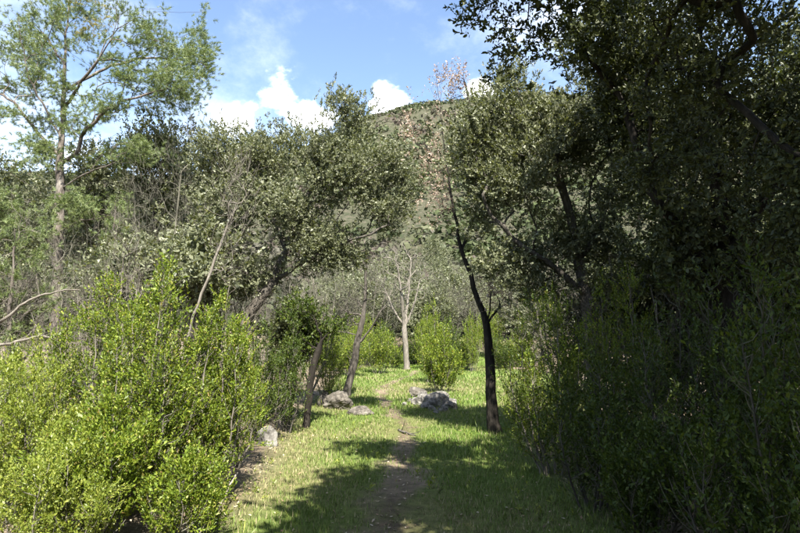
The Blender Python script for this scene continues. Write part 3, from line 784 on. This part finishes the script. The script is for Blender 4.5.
for px, Y, rz, sc, lb in ((392, 62, 1.0, 1.1, 'small oak high on the rising ground left of the pollard'), (436, 72, 2.0, 1.2, 'small oak on the rising ground above the spire-shaped bush'), (340, 50, 3.0, 1.2, 'small oak on the rising ground left of the path'), (500, 58, 4.0, 1.2, 'small oak on the rising ground behind the slim dark trunk'), (415, 44, 5.0, 0.8, 'lowest of the small oaks, just behind the pollard twigs'), (358, 44, 0.4, 0.85, 'small oak above the thin leaning grey tree'), (445, 60, 2.7, 1.0, 'small oak right above the bush at the pale rocks'), (322, 42, 1.4, 0.9, 'small oak glimpsed under the leaning oak crown')):
    copy_tree(o0, G(px, Y), rz, (sc, sc, sc), lb)

for i, (px, Y, sc) in enumerate(((388, 37, 1.0), (432, 38, 0.95), (455, 43, 1.1), (408, 50, 1.3), (474, 46, 1.1), (366, 43, 1.1), (342, 37, 1.0), (305, 34, 0.9), (520, 42, 1.1), (545, 34, 0.9))):
    copy_tree(o0, G(px, Y), i * 0.9 + 0.3, (sc * 1.2, sc * 1.2, sc), 'small grey-green oak among the bare trees beyond the clearing')['group'] = 'small oaks among the bare trees beyond the clearing'
for px, Y, rz, sx, sz, lb in ((382, 34, 1.0, 1.2, 1.2, 'deep green bush behind the green bush left of the pollard'), (448, 33, 2.2, 1.1, 1.4, 'deep green bush behind the bright one at the pale rocks'), (500, 31, 3.3, 1.3, 0.9, 'deep green bush at the far edge, right of the slim trunk'), (416, 34, 4.4, 1.5, 0.8, 'low spreading deep green bush just behind the pollard'), (462, 30, 5.1, 1.3, 0.8, 'low deep green bush behind the pale rocks, towards the slim trunk'), (352, 29, 0.6, 1.3, 0.8, 'low deep green bush behind the thin leaning grey tree')):
    copy_tree(b1, G(px, Y), rz, (sx, sx, sz), lb)
# ================================================================== right side
# slim dark trunk with dry leaves
b = G(494, 9.8)
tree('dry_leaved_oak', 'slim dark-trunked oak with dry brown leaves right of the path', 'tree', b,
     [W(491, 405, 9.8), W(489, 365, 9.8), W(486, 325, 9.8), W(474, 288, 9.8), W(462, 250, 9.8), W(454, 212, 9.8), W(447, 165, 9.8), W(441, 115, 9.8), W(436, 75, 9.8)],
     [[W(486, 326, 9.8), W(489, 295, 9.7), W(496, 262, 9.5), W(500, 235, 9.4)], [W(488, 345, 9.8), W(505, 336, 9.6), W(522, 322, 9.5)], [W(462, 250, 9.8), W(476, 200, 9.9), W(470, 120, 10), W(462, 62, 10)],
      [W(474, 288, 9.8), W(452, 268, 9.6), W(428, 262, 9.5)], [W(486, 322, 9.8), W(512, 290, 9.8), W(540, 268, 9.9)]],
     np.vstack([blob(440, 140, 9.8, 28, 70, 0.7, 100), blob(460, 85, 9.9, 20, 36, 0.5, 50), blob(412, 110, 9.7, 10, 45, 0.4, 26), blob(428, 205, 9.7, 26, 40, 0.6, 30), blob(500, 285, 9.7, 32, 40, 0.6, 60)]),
     0.10, M['bark_dark_shaded'], M['dry'], T_DRY, 3, 0.08, minz=1.6, tip_r=0.0020, limb_r=0.012, scale=(0.55, 1.0), taper=0.38)
# holm oak in front of it
holm('holm oak with sunlit grey-green crown right of the slim dark trunk', 592, 8.9,
     [(530, 160, 8.8, 60, 68, 1.0, 210), (520, 105, 8.8, 42, 40, 0.8, 90), (490, 185, 8.7, 36, 52, 0.8, 110), (590, 140, 8.9, 55, 88, 1.2, 200), (560, 238, 8.9, 60, 36, 0.9, 100), (475, 130, 8.7, 16, 30, 0.5, 30), (520, 275, 8.8, 45, 28, 0.7, 60), (600, 260, 8.9, 40, 50, 0.8, 70), (484, 200, 8.9, 16, 46, 0.4, 26), (504, 135, 8.7, 32, 45, 0.6, 45)], 0.11, tmpl=T_OAK, per=9, spread=0.135, minz=2.2,
     trunk=[W(591, 360, 8.9), W(588, 310, 8.9), W(580, 260, 8.9), W(565, 200, 8.9), W(552, 140, 8.8)],
     limbs=[[W(586, 300, 8.9), W(555, 268, 8.7), W(520, 245, 8.6), W(492, 215, 8.5)], [W(580, 260, 8.9), W(605, 215, 9.0), W(612, 150, 9.1)]], scale=(0.8, 1.25))
# the big shaded oak at the right
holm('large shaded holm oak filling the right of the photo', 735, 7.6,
     [(690, 110, 7.4, 90, 95, 1.5, 240), (770, 140, 7.4, 80, 130, 1.6, 220), (640, 90, 7.6, 50, 70, 1.0, 120), (690, 245, 7.6, 80, 50, 1.2, 150), (700, -10, 7.2, 130, 60, 1.8, 170), (850, 120, 7.4, 70, 140, 1.8, 100), (612, 42, 6.6, 34, 48, 0.8, 80)], 0.19, tmpl=T_OAK, per=6, spread=0.19, leaf='oak_shaded', bark='bark_dark_shaded', minz=2.0, scale=(1.2, 1.7),
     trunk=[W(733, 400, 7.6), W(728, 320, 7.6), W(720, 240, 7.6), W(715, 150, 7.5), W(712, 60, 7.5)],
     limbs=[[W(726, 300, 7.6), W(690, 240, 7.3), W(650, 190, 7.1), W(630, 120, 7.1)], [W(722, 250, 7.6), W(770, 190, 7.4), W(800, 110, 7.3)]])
holm('dark oak behind the large shaded one, at the right edge', 800, 11, [(800, 130, 11, 80, 150, 2.2, 240), (790, 270, 11, 80, 60, 1.6, 130)], 0.14, per=8, leaf='oak_shaded', scale=(0.95, 1.45), spread=0.25, bark='bark_dark_shaded')
holm('shaded oak between the sunlit holm oak and the large dark one', 668, 12.5, [(668, 150, 12.5, 62, 120, 2.0, 230), (665, 275, 12.5, 70, 50, 1.5, 130)], 0.14, per=8, leaf='oak_shaded', scale=(0.95, 1.45), spread=0.25, bark='bark_dark_shaded')
# the oak over the camera: its boughs hang into the top of the view
hang = np.array([W(x, y, d) for x, y, d in ((468, 10, 4.7), (478, 24, 4.7), (490, 4, 4.7), (503, 28, 4.5), (512, 44, 4.6), (518, 58, 4.6), (508, 66, 4.6), (528, 18, 4.6), (540, 38, 4.7), (548, 52, 4.7), (556, 10, 4.7), (562, 34, 4.8), (572, 8, 4.8), (580, 24, 4.8),
                                                  (500, -12, 4.4), (480, -14, 4.3), (530, -8, 4.5), (558, -12, 4.6), (590, 2, 4.8), (600, 22, 4.9), (615, 6, 4.9), (630, 30, 5.0), (650, 10, 5.0), (545, -30, 4.5), (600, -30, 4.6), (680, 40, 5.0), (720, 20, 5.0), (700, 70, 5.0), (760, 50, 4.9), (790, 90, 4.8), (750, 100, 5.0))])
hang = np.vstack([hang, blob(725, 45, 4.7, 95, 70, 0.8, 70), blob(800, 150, 4.3, 55, 120, 0.7, 70), blob(690, 130, 5.2, 70, 60, 0.6, 50)])
tr = (4.6, 1.2); b = np.array((tr[0], tr[1], gh(*tr)))
ov = thing('overhanging_oak', 'dark oak leaning over from the right, boughs hanging in the top of the view', 'tree', b)
crown = np.vstack([ellip((1.4, 1.7, 5.4), (1.75, 1.3, 0.8), 300), ellip((3.6, 1.8, 5.9), (2.0, 1.8, 1.2), 260), ellip((5.0, 3.6, 6.6), (2.8, 2.0, 1.4), 300), ellip((3.4, -0.6, 5.9), (2.6, 1.6, 1.2), 230),
                   ellip((7.2, 1.5, 6.2), (2.2, 2.4, 2.2), 170), ellip((5.4, 1.2, 8.2), (2.6, 2.2, 1.4), 150), ellip((1.15, 4.4, 5.3), (1.1, 0.8, 0.35), 80)])
_d = crown - np.array((0, 0, CAM_H)); _f = _d[:, 1] * math.cos(PITCH) + _d[:, 2] * math.sin(PITCH); _u = -_d[:, 1] * math.sin(PITCH) + _d[:, 2] * math.cos(PITCH)
_row = 266.5 - F * _u / np.maximum(_f, 0.05); _px = 400 + F * _d[:, 0] / np.maximum(_f, 0.05)
crown = crown[(_f < 0.3) | (_row < -75) | (_px > 660)]                # boughs do not reach into the open sky over the path
ch, tips, _n, _r2 = grow([b - np.array((0, 0, 0.06)), (4.55, 1.3, 1.5), (4.4, 1.4, 2.8), (4.2, 1.4, 4.2), (4.3, 1.4, 5.6), (4.6, 1.4, 7.0)],
     [[(4.35, 1.4, 3.2), (3.2, 2.8, 4.4), W(640, -44, 4.5), W(560, -30, 4.7), W(505, -8, 4.7)], [(4.2, 1.4, 4.2), (2.8, 1.4, 4.9), (1.3, 1.4, 5.4)], [(4.25, 1.4, 3.9), (4.8, 2.6, 5.2), (5.4, 3.6, 6.2)], [(4.3, 1.4, 5.2), (3.4, 0.2, 5.8), (2.6, -1.2, 6.2)]],
     np.vstack([hang, crown]), 0.20, 0.003, 0.3, 2.6)
build_wood(ov, ch, M['bark_dark_shaded'], 0.03, 12)
ih = np.min(np.linalg.norm(tips[:, None] - hang[None], axis=2), axis=1) < 1e-4
_th = tips[ih]; _n = 27
_near = np.min(np.linalg.norm(_th[:, None] - hang[None, :_n], axis=2), axis=1) < 1e-4
foliage(ov, 'foliage', np.vstack([np.repeat(_th[_near], 2, 0), _th[~_near]]), 7, T_OAK6, M['oak_shaded'], 0.08, (0.75, 1.15), 0.2)
foliage(ov, 'foliage', tips[~ih], 8, T_OAK_BIG, M['oak_shaded'], 0.19, (0.8, 1.2), 0.3)
# shaded understorey
boxwood('shaded boxwood bush right of the slim dark trunk, its top in the light', 548, 6.9, 2.15, 0.62, 10, 1700)
boxwood('dark boxwood bush at the edge of the shaded grass', 585, 5.5, 1.35, 0.60, 9, 800, mat='box_deep_shaded', scale=(1.0, 1.5))
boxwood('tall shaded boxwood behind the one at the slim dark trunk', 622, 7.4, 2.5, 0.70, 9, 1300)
boxwood('dark boxwood in the deep shade below the large oak', 672, 5.3, 2.1, 0.70, 9, 800, mat='box_deep_shaded', scale=(1.0, 1.5))
boxwood('tall dark boxwood under the large shaded oak', 745, 5.2, 2.5, 0.75, 9, 800, mat='box_deep_shaded', scale=(1.0, 1.5))
boxwood('nearest dark boxwood in the bottom right corner', 740, 3.6, 1.35, 0.60, 9, 750, mat='box_deep_shaded', scale=(1.0, 1.5))
boxwood('dark boxwood cut by the right edge of the photo', 825, 4.6, 2.6, 0.70, 9, 750, mat='box_deep_shaded', scale=(1.0, 1.5))
boxwood('tall dark boxwood right at the edge, nearest the viewer', 800, 3.3, 2.1, 0.55, 9, 750, mat='box_deep_shaded', scale=(1.0, 1.5))
l0 = holm('low dark oak closing the gap under the large shaded oak', 700, 9.4, [(700, 330, 9.4, 80, 62, 1.2, 190)], 0.08, per=10, leaf='oak_shaded', spread=0.2, bark='bark_dark_shaded', minz=0.5)
for px, Y, rz, sc, lb in ((612, 10.2, 2.0, 0.9, 'low dark oak behind the shaded boxwoods, below the sunlit holm oak'), (790, 8.6, 4.0, 1.1, 'low dark oak behind the boxwoods at the right edge'), (655, 13.5, 1.0, 1.2, 'low oak far under the right-hand trees')):
    copy_tree(l0, G(px, Y), rz, (sc, sc, sc), lb)
boxwood('low dark boxwood creeping onto the shaded grass', 640, 4.5, 0.95, 0.50, 8, 750, mat='box_deep_shaded', scale=(1.0, 1.5))
copy_tree(s1, G(652, 8.6), 0.4, (1, 1, 1), 'bare twiggy shrub below the large shaded oak')['group'] = 'leafless shrubs under the right-hand oaks'
for px, Y, rz, sc, lb in ((618, 14, 1.0, 1.3, 'bare shrub seen between the trunks of the right-hand oaks'), (560, 15, 2.0, 1.3, 'bare shrub behind the shaded boxwood right of the slim trunk'), (690, 15, 3.0, 1.4, 'bare shrub far behind the large shaded oak')):
    copy_tree(s1, G(px, Y), rz, (sc, sc, sc), lb)['group'] = 'leafless shrubs under the right-hand oaks'
copy_tree(s0, G(575, 9.6), 2.4, (0.9, 0.9, 0.9), 'bare twiggy shrub below the sunlit holm oak')['group'] = 'leafless shrubs under the right-hand oaks'


# ================================================================== rocks, logs
def rock(name, label, c, size, seed, mat='rock', group=None, rz=0.0, sharp=1.0):
    import bmesh
    bm = bmesh.new(); bmesh.ops.create_icosphere(bm, subdivisions=4, radius=1.0); r = random.Random(seed)
    planes = [(Vector((r.gauss(0, 1), r.gauss(0, 1), r.gauss(0, 1))).normalized(), r.uniform(0.55, 0.92)) for _ in range(11)]
    off = Vector((seed * 3.1, seed * 1.7, 0))
    for v in bm.verts:
        p = v.co.copy()
        for n, d in planes:
            k = p.dot(n) - d
            if k > 0: p -= n * k * 0.9
        q = p * (1 + 0.17 * mnoise.fractal(p * 1.6 + off, 1, 2, 4) + 0.055 * mnoise.fractal(p * 6 + off, 1, 2, 3))
        v.co = Vector((q.x * size[0], q.y * size[1], q.z * size[2]))
    zmin = min(v.co.z for v in bm.verts)
    for v in bm.verts: v.co.z -= zmin * 0.46
    me = bpy.data.meshes.new(name); bm.to_mesh(me); bm.free()
    o = obj(name, me, M[mat]); o.location = (c[0], c[1], gh(c[0], c[1]) + (c[2] if len(c) > 2 else 0)); o.rotation_euler = (0, 0, rz)
    return tag(o, label, 'rock', group)


def gp(px, py):                                                     # ground point under a pixel
    d = ray(px, py); t = -CAM_H / d.z; return np.array((d.x * t, d.y * t))


gr = 'pale limestone rocks heaped beside the path'
c = gp(438, 408)
rock('limestone_rock', 'largest pale limestone rock in the heap beside the path', (c[0], c[1] + 0.2), (0.34, 0.28, 0.24), 1, group=gr)
rl = 'small pale limestone rock lying around the largest one beside the path'
for i, (px, py, s) in enumerate(((418, 405, 0.17), (426, 409, 0.15), (449, 409, 0.19), (432, 411, 0.11), (443, 412, 0.12), (412, 402, 0.11), (424, 400, 0.20), (441, 400, 0.22), (405, 405, 0.08), (436, 414, 0.07), (451, 404, 0.16), (430, 405, 0.14))):
    c = gp(px, py); rock('limestone_rock', rl, (c[0], c[1]), (s * 1.1, s * 0.9, s * 0.8), 3 + i, group=gr, rz=i * 1.3)
c = gp(417, 397); rock('limestone_rock', 'dark rock at the left end of the pale heap', (c[0], c[1]), (0.26, 0.2, 0.2), 40, 'rock_dark')
c = gp(337, 410); rock('dark_rock', 'large dark rock left of the path', (c[0], c[1]), (0.36, 0.24, 0.26), 50, 'rock_dark', rz=-0.4)
c = gp(325, 408); rock('dark_rock', 'smaller dark rock leaning against the large dark one', (c[0], c[1]), (0.18, 0.18, 0.26), 51, 'rock_dark')
c = gp(268, 449); rock('white_rock', 'upright whitish rock at the edge of the boxwood', (c[0], c[1]), (0.16, 0.13, 0.22), 60, 'rock')
c = gp(262, 428); rock('white_rock', 'small whitish rock behind the upright one under the boxwood', (c[0], c[1]), (0.14, 0.11, 0.09), 61, 'rock')


def log(name, label, pts, r0, r1, mat='log', cat='branch', group=None, twigs=0):
    P = resample(pts, 0.08, 0.006); b = P[0].copy(); b[2] = gh(b[0], b[1])
    V, q = tube(P - b, np.linspace(r0, r1, len(P)), 8, 0.12)
    n = len(V); V = np.vstack([V, P[0] - b, P[-1] - b]); k = np.arange(8); m = (len(P) - 1) * 8
    t = np.vstack([np.stack([np.full(8, n), (k + 1) % 8, k], 1), np.stack([np.full(8, n + 1), m + k, m + (k + 1) % 8], 1)])
    root = obj(name, mesh(name, V, q, t, smooth=True), M[mat]); root.location = b
    for i in range(twigs):
        j = rng.integers(len(P) // 4, len(P) - 1); d = unit(P[min(j + 1, len(P) - 1)] - P[j - 1]) * 0.6 + rng.normal(0, 0.5, 3) + np.array((0, 0, 0.3)); L_ = rng.uniform(0.15, 0.4)
        tp = resample([P[j], P[j] + unit(d) * L_ * 0.5, P[j] + unit(d) * L_ + np.array((0, 0, 0.05))], 0.08, 0.006)
        V, q = tube(tp - b, np.linspace(r1 * 0.8, 0.002, len(tp)), 4); obj('twig', mesh('twig', V, q, smooth=True), M[mat], root)
    return tag(root, label, cat, group)


def g3(px, py, h=0.0):
    c = gp(px, py); return np.array((c[0], c[1], gh(c[0], c[1]) + h))


c = gp(360, 415); rock('dark_rock', 'low elongated grey rock right of the large dark one', (c[0], c[1]), (0.32, 0.15, 0.13), 52, 'rock_dark', rz=-0.25)
log('fallen_branch', 'small dark stick lying across the path', [g3(399, 430, 0.02), g3(406, 434, 0.035), g3(416, 435, 0.02)], 0.025, 0.014, 'rock_dark', twigs=2)
log('fallen_branch', 'grey stick poking out of the boxwood at the bottom left', [g3(206, 540, 0.03), g3(222, 520, 0.13), g3(236, 503, 0.26)], 0.016, 0.008, 'log', twigs=2)
def lifted(px, py, Y): return W(px, py, Y)
log('dead_branch', 'pale dead branch lying in the thicket at the left edge', [lifted(-20, 350, 7.4), lifted(15, 342, 7.3), lifted(45, 336, 7.3), lifted(62, 345, 7.3)], 0.028, 0.010, 'bark_pale', twigs=6)
log('dead_branch', 'arched dead branch in front of the pine trunk', [lifted(0, 322, 8.0), lifted(30, 300, 8.0), lifted(55, 292, 8.0), lifted(80, 289, 8.0)], 0.022, 0.008, 'bark_pale', twigs=6)


# ================================================================== grass and litter
def grass():
    r = np.random.default_rng(8); Vs = []; Cs = []
    for (y0, y1, dens, w, h, ex) in ((3.0, 7.5, 3000, 0.0042, 0.050, 2.2), (7.5, 13, 1700, 0.0060, 0.052, 0), (13, 21, 620, 0.011, 0.065, 0), (21, 38, 260, 0.018, 0.07, 0)):
        xl, xr = (-2.9, 2.6) if y0 < 7 else (-3.2, 5.0) if y0 < 12 else (-3.6, 9)
        n = int((y1 - y0) * (xr - xl) * dens); x = r.uniform(xl, xr, n); y = r.uniform(y0, y1, n)
        k = clearing(x, y) * np.clip((np.abs(x - path_c(y)) - path_w(y) * 0.55) / (1.5 * path_w(y) + 0.05), np.where(np.sin(y * 2.3) > 0.1, 0.12, 0.3), 1)
        cl = np.sin(x * 5.3 + 1.7 * np.sin(y * 3.1)) * np.sin(y * 4.7 + 1.3 * np.sin(x * 4.1)); k = k * (0.62 + 0.38 * cl)
        s = r.random(n) < k; x = x[s]; y = y[s]; n = len(x)
        g = np.array([0.55 + 0.8 * fbm(a, b, 0.25, 3, 5.1) + 0.5 * fbm(a, b, 0.8, 4, 1.7) + 0.012 * (b - 8) for a, b in zip(x, y)])
        z = np.array([gh(a, b) for a, b in zip(x, y)])
        L_ = h * r.uniform(0.5, 1.5, n) * (0.75 + 0.5 * np.clip(g, 0, 1)); a = r.uniform(0, 6.28, n); bend = r.uniform(0.1, 0.9, n) * L_
        d = np.stack([np.cos(a), np.sin(a)], 1); sd = np.stack([-d[:, 1], d[:, 0]], 1) * (w * r.uniform(0.6, 1.4, n))[:, None]
        b = np.stack([x, y, z - 0.004], 1); tip = b + np.concatenate([d * bend[:, None], L_[:, None]], 1); S3 = np.concatenate([sd, np.zeros((n, 1))], 1)
        Vs.append(np.stack([b - S3, b + S3, tip], 1).reshape(-1, 3))
        dry = r.random(n) < np.clip(0.42 - 0.60 * g + np.where(y < 10, np.clip((-0.5 - x) * 0.3, 0, 0.3), 0) + np.clip((y - 10) * 0.05, 0, 0.25), 0.12, 0.8)
        gc = np.array((0.112, 0.165, 0.032)) + r.uniform(-0.035, 0.07, (n, 1)) * np.array((1, 1, 0.3)); dc = np.array((0.27, 0.24, 0.125)) * r.uniform(0.7, 1.2, (n, 1))
        Cs.append(np.repeat(np.where(dry[:, None], dc, gc), 3, 0))
    V = np.concatenate(Vs); o = obj('meadow_grass', mesh('meadow_grass', V, None, np.arange(len(V)).reshape(-1, 3), col=np.concatenate(Cs)), M['col'], kind='stuff')
    o['label'] = 'short green and straw-coloured grass of the clearing'; o['category'] = 'grass'


def litter():
    r = np.random.default_rng(9); n = 26000; y = 3.0 + 20 * r.random(n) ** 1.6; x = r.uniform(-6.5, 6.0, n)
    c = clearing(x, y); s = r.random(n) < np.where(c < 0.5, 0.8, 0.16 + 0.5 * (np.abs(x - path_c(y)) < path_w(y) * 1.3)); x = x[s]; y = y[s]; n = len(x)
    z = np.array([gh(a, b) for a, b in zip(x, y)]) + 0.014 + r.uniform(0, 0.012, n); a = r.uniform(0, 6.28, n); l = r.uniform(0.008, 0.019, n) * (1 + y / 25); w = l * 0.5
    d = np.stack([np.cos(a), np.sin(a), r.normal(0, 0.3, n)], 1) * l[:, None]; e = np.stack([-np.sin(a), np.cos(a), r.normal(0, 0.3, n)], 1) * w[:, None]; p = np.stack([x, y, z], 1)
    V = np.stack([p - d, p + e, p + d, p - e], 1).reshape(-1, 3); pal = np.array([(0.22, 0.15, 0.09), (0.36, 0.28, 0.19), (0.15, 0.10, 0.065), (0.38, 0.32, 0.23)])
    C = np.repeat(pal[r.integers(0, 4, n)] * r.uniform(0.7, 1.2, (n, 1)), 4, 0)
    o = obj('leaf_litter', mesh('leaf_litter', V, np.arange(n * 4).reshape(-1, 4), col=C), M['colsolid'], kind='stuff')
    o['label'] = 'dry brown leaves strewn over the ground and the path'; o['category'] = 'leaves'


def weeds():
    r = np.random.default_rng(12); n = 2600; y = 3.2 + 22 * r.random(n) ** 1.5; x = r.uniform(-3, 5, n)
    k = clearing(x, y) * (np.abs(x - path_c(y)) > path_w(y) * 0.9) * np.clip(0.35 + np.sin(x * 2.1 + 2 * np.sin(y)) * 0.5, 0.08, 1) + 0.5 * ((clearing(x, y) > 0.02) & (clearing(x, y) < 0.6))
    s_ = r.random(n) < k; x = x[s_]; y = y[s_]; n = len(x); P = np.array([(a, b, gh(a, b)) for a, b in zip(x, y)])
    T = [leaf_sprig(8, 0.06, 0.045, 0.020, 1.3, r=r) for _ in range(4)] + [leaf_sprig(6, 0.22, 0.10, 0.007, 0.5, r=r) for _ in range(2)]
    o = obj('low_weeds', sprigs_mesh('low_weeds', T, P, np.array((0, 0, 1.0)) + r.normal(0, 0.25, (n, 3)), r.uniform(0.6, 1.3, n), np.zeros(3)), M['herb'], kind='stuff'); o['label'] = 'small weeds and stalks scattered through the grass'; o['category'] = 'weeds'


grass(); litter(); weeds()
